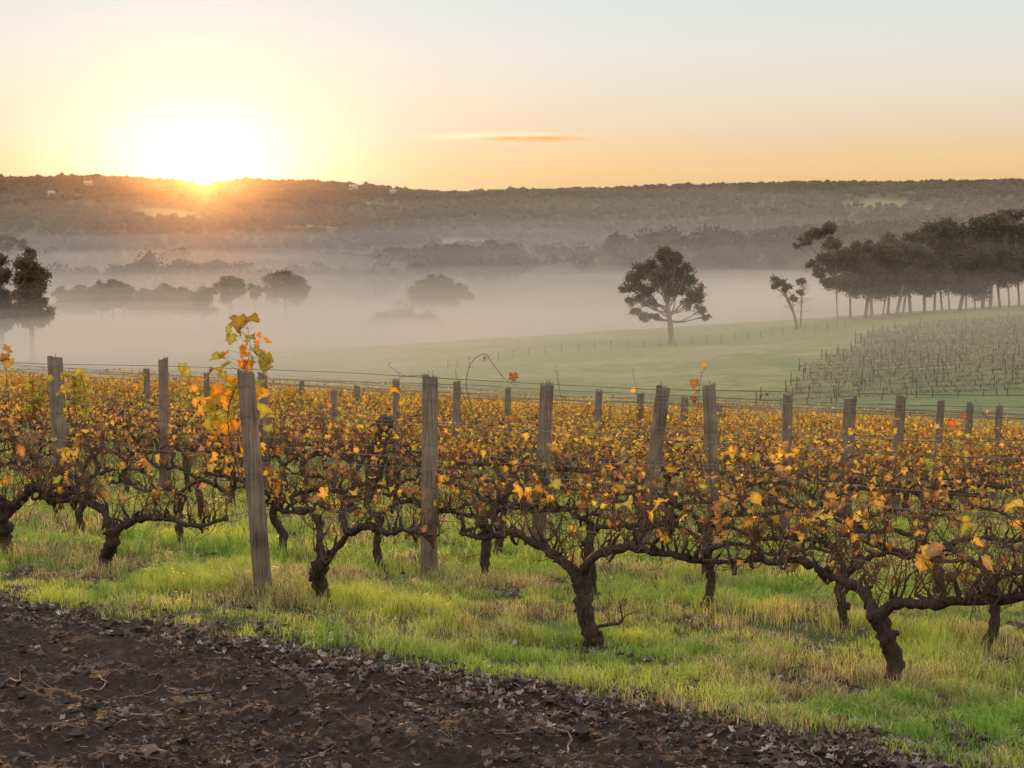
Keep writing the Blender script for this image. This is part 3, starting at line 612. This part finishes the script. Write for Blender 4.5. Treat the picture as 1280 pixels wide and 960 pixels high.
while c < 900:
    Yb = r.uniform(5.6, 13); Xb = (r.uniform(-60, 1340)-640)/2000*Yb
    if r.random() > soilmask(Xb, Yb)*.8+.1*(row_n(Xb, Yb) < 8.6): continue
    ln = r.uniform(.03, .12) if c > 40 else r.uniform(.2, .45); W = wander((0, 0, 0), (r.normal(), r.normal(), .05), ln, 6, r, .3); W[:, 2] = np.abs(W[:, 2])*.3
    W[:, 0] += Xb; W[:, 1] += Yb; W[:, 2] += nearz(W[:, 0], W[:, 1])+.006
    r0 = r.uniform(.0008, .0025) if c > 40 else r.uniform(.003, .006)
    tube(mb, W, np.linspace(r0, r0*.4, len(W)), 4, np.array((.16, .11, .08))*r.uniform(.4, 2.4), cap=False); c += 1
tag(mb.build('twig_litter', M_dead), 'dry twigs and root shreds lying on the soil', 'twigs', kind='stuff')

# ------------------------------------------------------------------ trees
def quads(P, size, r, col, vary=.25):
    n = len(P); a = r.normal(size=(n, 3)); a /= np.linalg.norm(a, axis=1)[:, None]; b = np.cross(a, r.normal(size=(n, 3))); b /= np.linalg.norm(b, axis=1)[:, None]
    s = size*r.uniform(.6, 1.3, n)[:, None]; a = a*s*.6; b = b*s*.45
    V = np.stack([P-a, P+b, P+a, P-b], 1).reshape(-1, 3); F = np.arange(n)[:, None]*4+np.arange(4)[None]
    cc = np.repeat((np.asarray(col)*r.uniform(1-vary, 1+vary, n)[:, None])[:, None], 4, 1).reshape(-1, 3)
    return V, F, cc
def clump(lf, c, rad, n, size, r, cols, flat=.65):
    d = r.normal(size=(n, 3)); d /= np.linalg.norm(d, axis=1)[:, None]; q = r.random(n)**.55*np.where(r.random(n) < .16, 1.35, 1)
    P = np.asarray(c)+d*q[:, None]*rad*np.array((1, 1, flat))*(1+.25*np.sin(d[:, :1]*7+d[:, 2:]*9))
    V, F, cc = quads(P, size, r, np.array(cols[r.integers(len(cols))])); lf.add(V, F, cc)
EUC = [(.115, .100, .050), (.095, .092, .044), (.135, .110, .052), (.080, .078, .040)]
def tree(name, base, trunk_pts, clumps, rtr, label, seed, dens=240, leaf=.42, cat='tree', group=None, cols=EUC, barecol=M_gum, fork=.5, twigs=0):
    r = np.random.default_rng(seed); base = np.asarray(base, float); root = empty(name, base); tr = MB(); lf = MB()
    TP = spline(np.array(trunk_pts, float), 16); hh = np.linspace(0, 1, 16)
    tube(tr, TP, rtr*np.interp(hh, [0, .08, .5, 1], [1.45, 1.05, .8, .35]), 9, (1, 1, 1), .06, r=r)
    for (cx, cy_, cz, cr) in clumps:
        c = np.array((cx, cy_, cz)); i = int(np.clip(np.searchsorted(TP[:, 2], min(cz-cr*.5, TP[-1, 2])*r.uniform(.48, .8)), 5, 15)); s = TP[i]
        m1 = s*.55+c*.45+np.array((0, 0, -.08*np.linalg.norm(c-s)))+r.normal(0, .03*np.linalg.norm(c-s)+.01, 3)
        B = spline([s, m1, c+(0, 0, cr*.2)], 9); tube(tr, B, np.linspace(rtr*.42*np.interp(i, [5, 15], [1, .6]), .03, 9), 6, (1, 1, 1), .05, r=r, cap=False)
        for q in range(5):
            e = c+r.normal(0, cr*.45, 3); tube(tr, spline([B[5+r.integers(0, 3)], (B[6]+e)/2+r.normal(0, .1*cr, 3), e], 6), np.linspace(rtr*.14, .02, 6), 4, (1, 1, 1), cap=False)
        nsub = max(5, int(5+cr*4))
        for q in range(nsub):
            d = r.normal(size=3); d /= np.linalg.norm(d); cc = c+d*cr*np.array((.9, .9, .7))*r.uniform(.4, 1.1); clump(lf, cc, cr*r.uniform(.38, .72), int(dens*cr*cr/nsub*1.9)+40, leaf*.9, r, cols, .8)
    for q in range(twigs):
        b = TP[r.integers(5, 14)]; tube(tr, wander(b, (r.normal(0, 1), r.normal(0, .6), r.uniform(-.1, .7)), r.uniform(1, 3), 7, r, .25), np.linspace(.05, .015, 8), 4, (1, 1, 1), cap=False)
    tr.build('trunk', barecol, root, True); lf.build('crown', M_tree, root)
    return tag(root, label, cat, group)
def px_tree(name, ub, vb, Y, trunk, clumps, rpx, label, seed, **kw):
    b = at(ub, vb, Y); gz = float(terrain(b[0], b[1])); s = Y/2000; r = np.random.default_rng(seed+500)
    dz = b[2]-gz
    T = [((u-ub)*s, 0, max(0, (vb-v)*s+dz) if i_ else -.4) for i_, (u, v) in enumerate(trunk)]
    K = [((u-ub)*s, r.normal(0, rad*s*.8), (vb-v)*s+dz, rad*s) for (u, v, rad) in clumps]
    return tree(name, (b[0], b[1], gz), T, K, rpx*s, label, seed, **kw)
# lone gum in the paddock
px_tree('gum_tree', 840, 430, 240, [(840, 430), (838, 408), (835, 388), (832, 365), (830, 335)],
        [(829, 318, 13), (843, 325, 9), (803, 338, 13), (818, 345, 14), (790, 352, 13), (835, 350, 17), (855, 352, 15), (868, 366, 12), (845, 365, 12), (808, 362, 13), (784, 360, 8), (796, 375, 11), (812, 380, 9), (806, 396, 8), (822, 396, 5),
         (868, 376, 10), (860, 380, 8), (877, 388, 6), (882, 396, 5), (795, 390, 6), (850, 340, 10), (832, 333, 10), (846, 322, 8), (815, 330, 9), (858, 334, 7)], 3.6, 'lone spreading gum tree standing in the misty paddock', 201, dens=230, leaf=.27)
px_tree('gum_tree', 997, 413, 262, [(997, 413), (993, 395), (985, 375), (978, 360)], [(973, 352, 9), (981, 360, 7), (968, 358, 5), (990, 372, 5)], 2.0, 'small sparse gum with a bare leaning trunk left of the big stand', 202, dens=130, leaf=.34, twigs=14)
px_tree('gum_tree', 1001, 413, 266, [(1001, 413), (1001, 395), (1002, 370), (1004, 350)], [(1003, 352, 6), (1000, 366, 5)], 1.2, 'slim upright sapling beside the sparse leaning gum', 203, dens=60, leaf=.3, twigs=16)
# the stand of gums at the right
stand = [(1047, 408, 282, 300, 20), (1063, 404, 285, 318, 12), (1081, 403, 286, 305, 16), (1090, 405, 284, 300, 17), (1103, 400, 292, 302, 16), (1110, 401, 287, 312, 12), (1120, 401, 285, 298, 18), (1128, 399, 286, 304, 14),
         (1138, 396, 292, 300, 15), (1156, 394, 290, 284, 18), (1168, 392, 292, 294, 15), (1178, 391, 294, 290, 15), (1187, 391, 292, 282, 18), (1199, 390, 294, 288, 16), (1208, 390, 296, 278, 18), (1219, 389, 293, 282, 18), (1228, 388, 298, 276, 20),
         (1238, 388, 294, 272, 20), (1250, 387, 296, 270, 22), (1262, 386, 292, 268, 22), (1274, 386, 296, 268, 22), (1290, 384, 292, 270, 24)]
rs_ = np.random.default_rng(77)
for i, (ub, vb, Y, vt, wd) in enumerate(stand):
    vt += rs_.normal(0, 5); ln = rs_.normal(0, 7); lo = 350+rs_.uniform(-4, 14)
    cl_ = []
    for q in range(13):
        v = vt+6+(lo-vt-4)*rs_.random(); k_ = (v-vt)/(lo-vt); ww = wd*(1.0-.3*abs(k_-.4))
        cl_.append((ub+ln+rs_.uniform(-1, 1)*ww, v, rs_.uniform(9, 15)))
    cl_.append((ub+ln, vt+8, 8))
    if i == 0: cl_ = [(1020, 290, 11), (1032, 286, 10), (1004, 302, 8), (993, 308, 5), (1010, 296, 8), (1040, 305, 12), (1030, 325, 13), (1045, 330, 16), (1022, 340, 10), (1050, 350, 14), (1035, 352, 10), (1060, 310, 12), (1012, 330, 7)]
    desc = ['edge gum with a high branch arching left, leftmost of the misty stand'][0] if i == 0 else 'gum with a hazy trunk, %s from the left in the misty stand' % ORD[i]
    px_tree('gum_tree', ub, vb, Y, [(ub, vb), (ub+ln*.3, vb-25), (ub+ln*.8, vb-60), (ub+ln, vt+14)], cl_, rs_.uniform(.9, 2.4), desc, 210+i, dens=170, leaf=.33, group='gums of the stand on the right')
# dark trees at the left
px_tree('gum_tree', 2, 415, 300, [(2, 415), (2, 380), (0, 340), (0, 320)], [(0, 328, 12), (8, 345, 14), (-8, 350, 14), (4, 370, 15), (0, 390, 13), (12, 385, 10), (4, 404, 14), (-6, 400, 14), (14, 396, 12), (-10, 380, 13)], 3, 'dark leafy tree cut by the left edge of the photo', 240, dens=230, leaf=.42)
px_tree('gum_tree', 40, 415, 295, [(40, 415), (40, 380), (40, 345), (40, 325)], [(40, 318, 8), (38, 330, 13), (48, 345, 14), (30, 348, 12), (52, 360, 10), (40, 365, 15), (24, 368, 10), (42, 385, 14), (55, 378, 7), (30, 390, 10), (42, 398, 15), (28, 398, 12), (54, 392, 10), (36, 376, 14)], 3, 'rounded dark tree second from the left edge, rising from the mist', 241, dens=230, leaf=.42)
px_tree('gum_tree', 10, 330, 900, [(10, 330), (10, 312), (12, 300)], [(5, 297, 5), (16, 300, 5), (28, 302, 4), (-2, 300, 6), (12, 308, 7), (28, 308, 5)], 2, 'dark crown showing behind and above the two left trees', 242, dens=50, leaf=.9)
px_tree('round_tree', 288, 388, 480, [(288, 388), (288, 372), (288, 358)], [(280, 356, 9), (292, 353, 9), (300, 359, 8), (272, 361, 7), (288, 364, 11), (284, 372, 9)], 2, 'dark domed tree half sunk in the mist, centre left', 243, dens=200, leaf=.5)
px_tree('round_tree', 318, 380, 490, [(318, 380), (318, 368), (318, 360)], [(314, 360, 5), (321, 363, 5), (318, 369, 6)], 1.2, 'small bush-like tree between the two domed misty trees', 244, dens=200, leaf=.5)
px_tree('round_tree', 357, 395, 520, [(357, 395), (357, 370), (357, 355)], [(345, 351, 10), (358, 347, 10), (370, 354, 10), (381, 361, 7), (335, 361, 6), (357, 362, 14), (372, 370, 10), (342, 370, 10)], 2, 'broad pale domed tree in the mist, right of the dark one', 245, dens=130, leaf=.6)
px_tree('round_tree', 545, 400, 560, [(545, 400), (545, 375), (545, 360)], [(530, 358, 10), (545, 353, 11), (560, 355, 10), (575, 362, 9), (518, 366, 8), (545, 368, 15), (565, 372, 12), (527, 377, 12), (585, 370, 6), (500, 382, 8)], 2, 'wide faint domed tree in the mist left of centre', 246, dens=110, leaf=.65)
px_tree('round_tree', 500, 418, 470, [(500, 430), (500, 418), (500, 405)], [(480, 402, 16), (505, 398, 17), (530, 400, 15), (460, 412, 12), (550, 410, 10)], 2, 'ghostly low tree buried deep in the bright mist', 247, dens=70, leaf=.6)
rh = np.random.default_rng(31)
for i in range(13):
    u = 84+i*14.5+rh.normal(0, 4); Y = 470+rh.normal(0, 16); vt = 349+rh.normal(0, 4)+.5*i*(i > 6)
    px_tree('hedgerow_tree', u, 385, Y, [(u, 385), (u, 370), (u, vt+8)], [(u+rh.normal(0, 5), vt+7+rh.uniform(0, 5), rh.uniform(4, 8)), (u-6, vt+16, 8), (u+7, vt+17, 8), (u, vt+24, 11), (u-5, vt+32, 9), (u+6, vt+34, 9)], 1.2, 'misty hedgerow tree, %s from the left in the hazy line at left' % ORD[i], 250+i, dens=110, leaf=.5, group='trees of the misty hedgerow', cols=[(.11, .115, .045), (.10, .10, .05)])

# ------------------------------------------------------------------ far woods (one mass)
def forest(name, n, ys, us, seed, h, label, hold, leafq=34, size=2.6, cond=None, core=.38):
    r = np.random.default_rng(seed); mb = MB()
    Y = np.sqrt(r.uniform(ys[0]**2, ys[1]**2, n)); u = r.uniform(us[0], us[1], n); X = (u-640)/2000*Y
    keep = clearing(X, Y) < .42
    if cond is not None: keep &= cond(X, Y, u)
    X, Y = X[keep], Y[keep]; Zg = terrain(X, Y); n = len(X); H = h*np.where(r.random(n) < .05, 1.3, 1)*r.uniform(.55, 1.2, n)*(1+.35*fbm(X/90, Y/90, seed, 3))
    # solid dark cores
    nv = len(IV1); V = IV1[None]*(1+.3*r.normal(size=(n, nv, 1)))*np.stack([H*core, H*core, H*core], -1)[:, None]; V[..., 2] += (Zg+H*.5)[:, None]; V[..., 0] += X[:, None]; V[..., 1] += Y[:, None]
    F = (IF1[None]+np.arange(n)[:, None, None]*nv).reshape(-1, 3); base = np.array((.050, .048, .036))*(1+.16*r.normal(size=(n, 1)))*(1+.4*fbm(X/150, Y/150, seed+4, 3))[:, None]
    base = np.clip(base, .02, .2); mb.add(V.reshape(-1, 3), F, np.repeat(base, nv, 0))
    d = r.normal(size=(n, leafq, 3)); d /= np.linalg.norm(d, axis=2)[..., None]; d[..., 2] = np.abs(d[..., 2])*1.1-.35
    P = d*(H*.52)[:, None, None]*r.uniform(.8, 1.12, (n, leafq, 1)); P[..., 2] += (Zg+H*.52)[:, None]; P[..., 0] += X[:, None]; P[..., 1] += Y[:, None]
    V, F, cc = quads(P.reshape(-1, 3), size, r, (.052, .050, .037), .15); cc = cc*np.repeat(base/np.array((.050, .048, .036)), leafq*4, 0); mb.add(V, F, cc)
    return tag(mb.build(name, M_for), label, 'woodland', kind='stuff')
forest('far_woodland', 19000, (1500, 3350), (-130, 1410), 301, 11, 'dark wooded ridge along the skyline with scattered fields', 0, 26, 1.7)
forest('valley_woodland', 2600, (800, 1500), (-130, 1410), 302, 13, 'misty wooded knolls across the valley floor', 0, 130, 1.5, cond=lambda X, Y, u: fbm(X/120, Y/120, 55, 3) > -.12+.0*X, core=.3)
forest('right_woodland', 500, (440, 800), (1000, 1420), 303, 9, 'hazy scrub filling the hollow behind the gum stand', 0, 160, 1.0, cond=lambda X, Y, u: fbm(X/60, Y/60, 57, 3) > .02, core=.2)

# ------------------------------------------------------------------ second vineyard on the slope, paddock fence, houses
M_scrub = leafmat('bare_vine', .1, .8, .3, 3)
bound = [(955, 508), (975, 492), (1010, 470), (1040, 452), (1062, 440), (1078, 425), (1086, 416), (1160, 405), (1240, 399), (1300, 396)]
bp_ = np.array([gp(u, v)[:2] for u, v in bound]); o_ = np.argsort(bp_[:, 1]); bp_ = bp_[o_]
r = np.random.default_rng(401); ys_ = np.arange(max(120, bp_[0, 1]), min(300, bp_[-1, 1]), 4.2)
for i, yy in enumerate(ys_):
    x0 = float(np.interp(yy, bp_[:, 1], bp_[:, 0]))+r.normal(0, .8); x1 = .37*yy
    if x1-x0 < 4: break
    z0 = float(terrain(x0, yy)); root = empty('vine_row', (x0, yy, z0)); tw = MB(); ps = MB()
    nn = int((x1-x0)*15)
    for q in range(nn):
        xx = r.uniform(x0, x1); g_ = float(terrain(xx, yy)); W = wander((xx-x0, r.normal(0, .15), g_-z0+.45), (r.normal(0, 1), 0, .55), r.uniform(.3, .7), 3, r, .4)
        tube(tw, W, [.030, .026, .02, .014], 3, np.array([(.30, .22, .19), (.34, .26, .22), (.33, .31, .18), (.26, .19, .16)][r.integers(4)]), cap=False)
    for xx in np.arange(x0, x1, 2.2):
        g_ = float(terrain(xx, yy)); tube(tw, [(xx-x0, 0, g_-z0-.05), (xx-x0+r.normal(0, .1), 0, g_-z0+.6)], [.045, .035], 4, (.15, .11, .09), cap=False)
    xs = np.arange(x0, x1, 1.5); zz = terrain(xs, xs*0+yy)-z0
    for h_ in (.6, 1.2): tube(ps, np.c_[xs-x0, xs*0, zz+h_], .006, 3, (1, 1, 1), cap=False)
    tw.build('bare_vine_growth', M_scrub, root); ps.build('wire', M_wire, root)
    for xx in ([x0] if i % 1 == 0 else [])+list(np.arange(x0+7, x1, 7)):
        pb = MB(); g_ = float(terrain(xx, yy)); tube(pb, [(xx-x0, 0, g_-z0-.1), (xx-x0, 0, g_-z0+1.35)], .055, 6, (1, 1, 1)); pb.build('post', M_post, root)
    tag(root, 'bare purplish vine row, %s from the bottom on the misty right slope' % ORD[i], 'vine row', 'bare vine rows on the far right slope')
fpts = [gp(u, v) for u, v in [(560, 462), (640, 448), (740, 437), (840, 433), (930, 425), (1000, 417), (1060, 411)]]
root = empty('paddock_fence', fpts[0]); P = spline(np.array([(p[0], p[1], 0) for p in fpts]), 60); P[:, 2] = terrain(P[:, 0], P[:, 1]); P -= np.array(fpts[0])
wb = MB()
for h_ in (.4, .75, 1.1): tube(wb, P+(0, 0, h_), .012, 3, (1, 1, 1), cap=False)
wb.build('wire', M_wire, root)
for p in P[::2]:
    pb = MB(); tube(pb, [p+(0, 0, -.2), p+(r.normal(0, .04), 0, 1.2)], .05, 6, (1, 1, 1)); pb.build('post', M_post, root)
tag(root, 'thin post and wire fence crossing the misty paddock by the lone gum', 'fence')
m, t = mat('painted_wall'); o_ = N(t, 'ShaderNodeOutputMaterial'); d_ = N(t, 'ShaderNodeBsdfPrincipled', Roughness=.7); nn = N(t, 'ShaderNodeTexNoise', Scale=.8); t.links.new(ramp(t, nn.outputs[0], [(.3, (.28, .26, .23)), (.7, (.36, .34, .31))]), d_.inputs['Base Color']); t.links.new(d_.outputs[0], o_.inputs[0]); M_wall = m
m, t = mat('pale_metal_roof'); o_ = N(t, 'ShaderNodeOutputMaterial'); d_ = N(t, 'ShaderNodeBsdfPrincipled', Roughness=.4); nn = N(t, 'ShaderNodeTexNoise', Scale=.8); t.links.new(ramp(t, nn.outputs[0], [(.3, (.24, .24, .24)), (.7, (.32, .32, .32))]), d_.inputs['Base Color']); t.links.new(d_.outputs[0], o_.inputs[0]); M_roof = m
BOXF = np.array([(3, 2, 1, 0), (5, 6, 7, 4), (1, 5, 4, 0), (2, 6, 5, 1), (3, 7, 6, 2), (0, 4, 7, 3)])
def box(mb, x0, x1, y0, y1, z0, z1): mb.add([(x0, y0, z0), (x1, y0, z0), (x1, y1, z0), (x0, y1, z0), (x0, y0, z1), (x1, y0, z1), (x1, y1, z1), (x0, y1, z1)], BOXF, (1, 1, 1))
for u, Y, wdt, lab in [(114, 2750, 13, 'pale house on the ridge at far left'), (443, 2900, 14, 'white house on the ridge right of the rising sun'), (492, 2850, 10, 'small white house on the ridge just left of the dip'), (68, 2500, 9, 'little pale shed low on the left ridge')]:
    X_ = (u-640)/2000*Y; z = float(terrain(X_, Y))+9; root = empty('house', (X_, Y, z)); wm = MB(); box(wm, -wdt/2, wdt/2, -5, 5, -10, 4); wm.build('wall', M_wall, root)
    rm = MB(); h2 = wdt/2+.8; rm.add([(-h2, -6, 4.01), (h2, -6, 4.01), (h2, 6, 4.01), (-h2, 6, 4.01), (-h2, 0, 7.5), (h2, 0, 7.5)], np.array([(0, 1, 5, 4), (2, 3, 4, 5), (3, 2, 1, 0)]), (1, 1, 1)); rm.F.append(np.array([(0, 4, 3), (1, 2, 5)])); rm.build('roof', M_roof, root)
    wn_ = MB(); box(wn_, -wdt*.3, -wdt*.1, -5.1, -4.9, 1, 3); wn_.build('window', M_wire, root)
    tag(root, lab, 'house')

# ------------------------------------------------------------------ air
def vol(name, dens, col=(1, 1, 1), aniso=.35):
    m, t = mat(name); o = N(t, 'ShaderNodeOutputMaterial'); v = N(t, 'ShaderNodeVolumePrincipled', Density=dens, Anisotropy=aniso); v.inputs['Color'].default_value = (*col, 1); t.links.new(v.outputs[0], o.inputs['Volume']); m.cycles.homogeneous_volume = True; return m
hz = MB(); box(hz, -3990, 3990, -3990, 3990, -75, 235); hz.build('haze', vol('haze_air', .0000034, (1, .62, .28), .962)); tag(bpy.data.objects['haze'], 'thin dawn haze filling the whole valley', kind='stuff')
def bank(name, x0, x1, y0, y1, top, amp, scale, dens, seed, label, taper=.25, col=(.985, .97, .96), aniso=.0, nx=70, tilt=0, ty=0):
    gx = np.linspace(x0, x1, nx); gy = np.linspace(y0, y1, nx); X, Y = np.meshgrid(gx, gy); a = (X-x0)/(x1-x0); b = (Y-y0)/(y1-y0)
    e = np.minimum(sstep(0, taper, a)*sstep(0, taper, 1-a), 1)*np.minimum(sstep(0, taper, b)*sstep(0, taper, 1-b), 1)
    low = -60.0; T = top+tilt*np.clip(X, -60, 60)+ty*(Y-150)+amp*fbm(X/scale, Y/scale*1.3, seed, 4); Z = low+(T-low)*e**.35
    Z = np.where(e < 1, np.minimum(Z, T-(1-e)*abs(amp)*3-(1-e)*6), Z); Z = np.maximum(Z, low+.5)
    n = nx; V = np.concatenate([np.stack([X, Y, Z], -1).reshape(-1, 3), np.stack([X, Y, X*0+low], -1).reshape(-1, 3)])
    i = np.arange(n-1)[:, None]*n; j = np.arange(n-1)[None]; q = np.stack([i+j, i+j+1, i+n+j+1, i+n+j], -1).reshape(-1, 4); q2 = q[:, ::-1]+n*n
    per = [k for k in range(n)]+[k*n+n-1 for k in range(1, n)]+[(n-1)*n+k for k in range(n-2, -1, -1)]+[k*n for k in range(n-2, 0, -1)]
    per = np.array(per); nxp = np.roll(per, -1); sd = np.stack([per, per+n*n, nxp+n*n, nxp], -1)
    mb = MB(); mb.add(V, np.concatenate([q, q2, sd]), (1, 1, 1)); tag(mb.build(name, vol(name+'_air', dens, col, aniso), smooth=False), label, kind='stuff')
W_ = (.80, .715, .645); C_ = (.82, .77, .70)
for nm, tp, am, dn_, ty_, sd, lab in (('valley_mist', -13.0, 1.5, .008, -.013, 501, 'dense mist lying in the valley bottom'), ('valley_mist', -11.2, 2.0, .0040, -.011, 521, 'middle layer of the valley mist'),
        ('valley_mist', -9.8, 3.4, .0021, -.008, 511, 'softer upper layer of the valley mist'), ('valley_mist', -8.2, 4.2, .0010, -.004, 531, 'thin upper layer of the valley mist'), ('valley_mist', -6.0, 3.6, .0008, -.002, 541, 'thinnest top layer of the valley mist')):
    bank(nm, -420, 160, 88, 640, tp, am, 55, dn_, sd, lab, .18, col=W_, tilt=-.05, nx=80, ty=ty_)
bank('hollow_mist', 0, 330, 262, 640, -7.4, 2.0, 70, .005, 505, 'mist filling the hollow behind the paddock and round the gum trunks', .2, col=W_)
bank('hollow_mist', 0, 330, 258, 640, -5.6, 2.4, 60, .0028, 525, 'middle layer of the mist round the gum trunks', .2, col=W_)
bank('hollow_mist', 0, 330, 255, 640, -3.6, 2.8, 50, .0018, 515, 'softer upper layer of the mist round the gum trunks', .2, col=W_)
bank('mist_veil', -620, 520, 120, 950, -4.0, 5.0, 80, .0013, 502, 'thin veil of mist above the dense valley fog', .28, col=W_, tilt=-.004)
for nm, tp, dn_, sd, lab in (('slope_mist', -4.5, .0022, 507, 'thin mist lying over the paddock and the bare vine rows'), ('slope_mist', -1.0, .0006, 527, 'fainter mist over the paddock reaching the gum crowns'),
        ('slope_mist', 4.5, .0003, 537, 'faintest mist rising through the gum stand'), ('slope_mist', 11, .0002, 547, 'last trace of mist over the gum stand')):
    bank(nm, -70, 260, 95, 420, tp, 3.0, 40, dn_, sd, lab, .25, col=W_)
bank('mist_wisp', -480, 40, 700, 1180, 4.0, 6.0, 90, .0020, 506, 'pale streak of mist lying across the valley at left', .3, col=W_)
bank('knoll_mist', -500, 700, 430, 900, 28, 10, 120, .0006, 509, 'faint mist in front of the wooded knolls', .3, col=C_)
bank('drifting_mist', -900, 900, 420, 1500, 6, 12, 160, .0004, 503, 'drifting mist between the wooded knolls', .25, col=W_)
bank('ridge_mist', -1500, 1500, 1050, 2500, 30, 22, 300, .00035, 504, 'bluish mist band at the foot of the ridge', .3, col=(.74, .77, .86))
bank('ridge_veil', -2200, 2200, 1100, 3300, 120, 30, 500, .00010, 508, 'faint veil in front of the wooded ridge', .2, col=(.86, .76, .62))
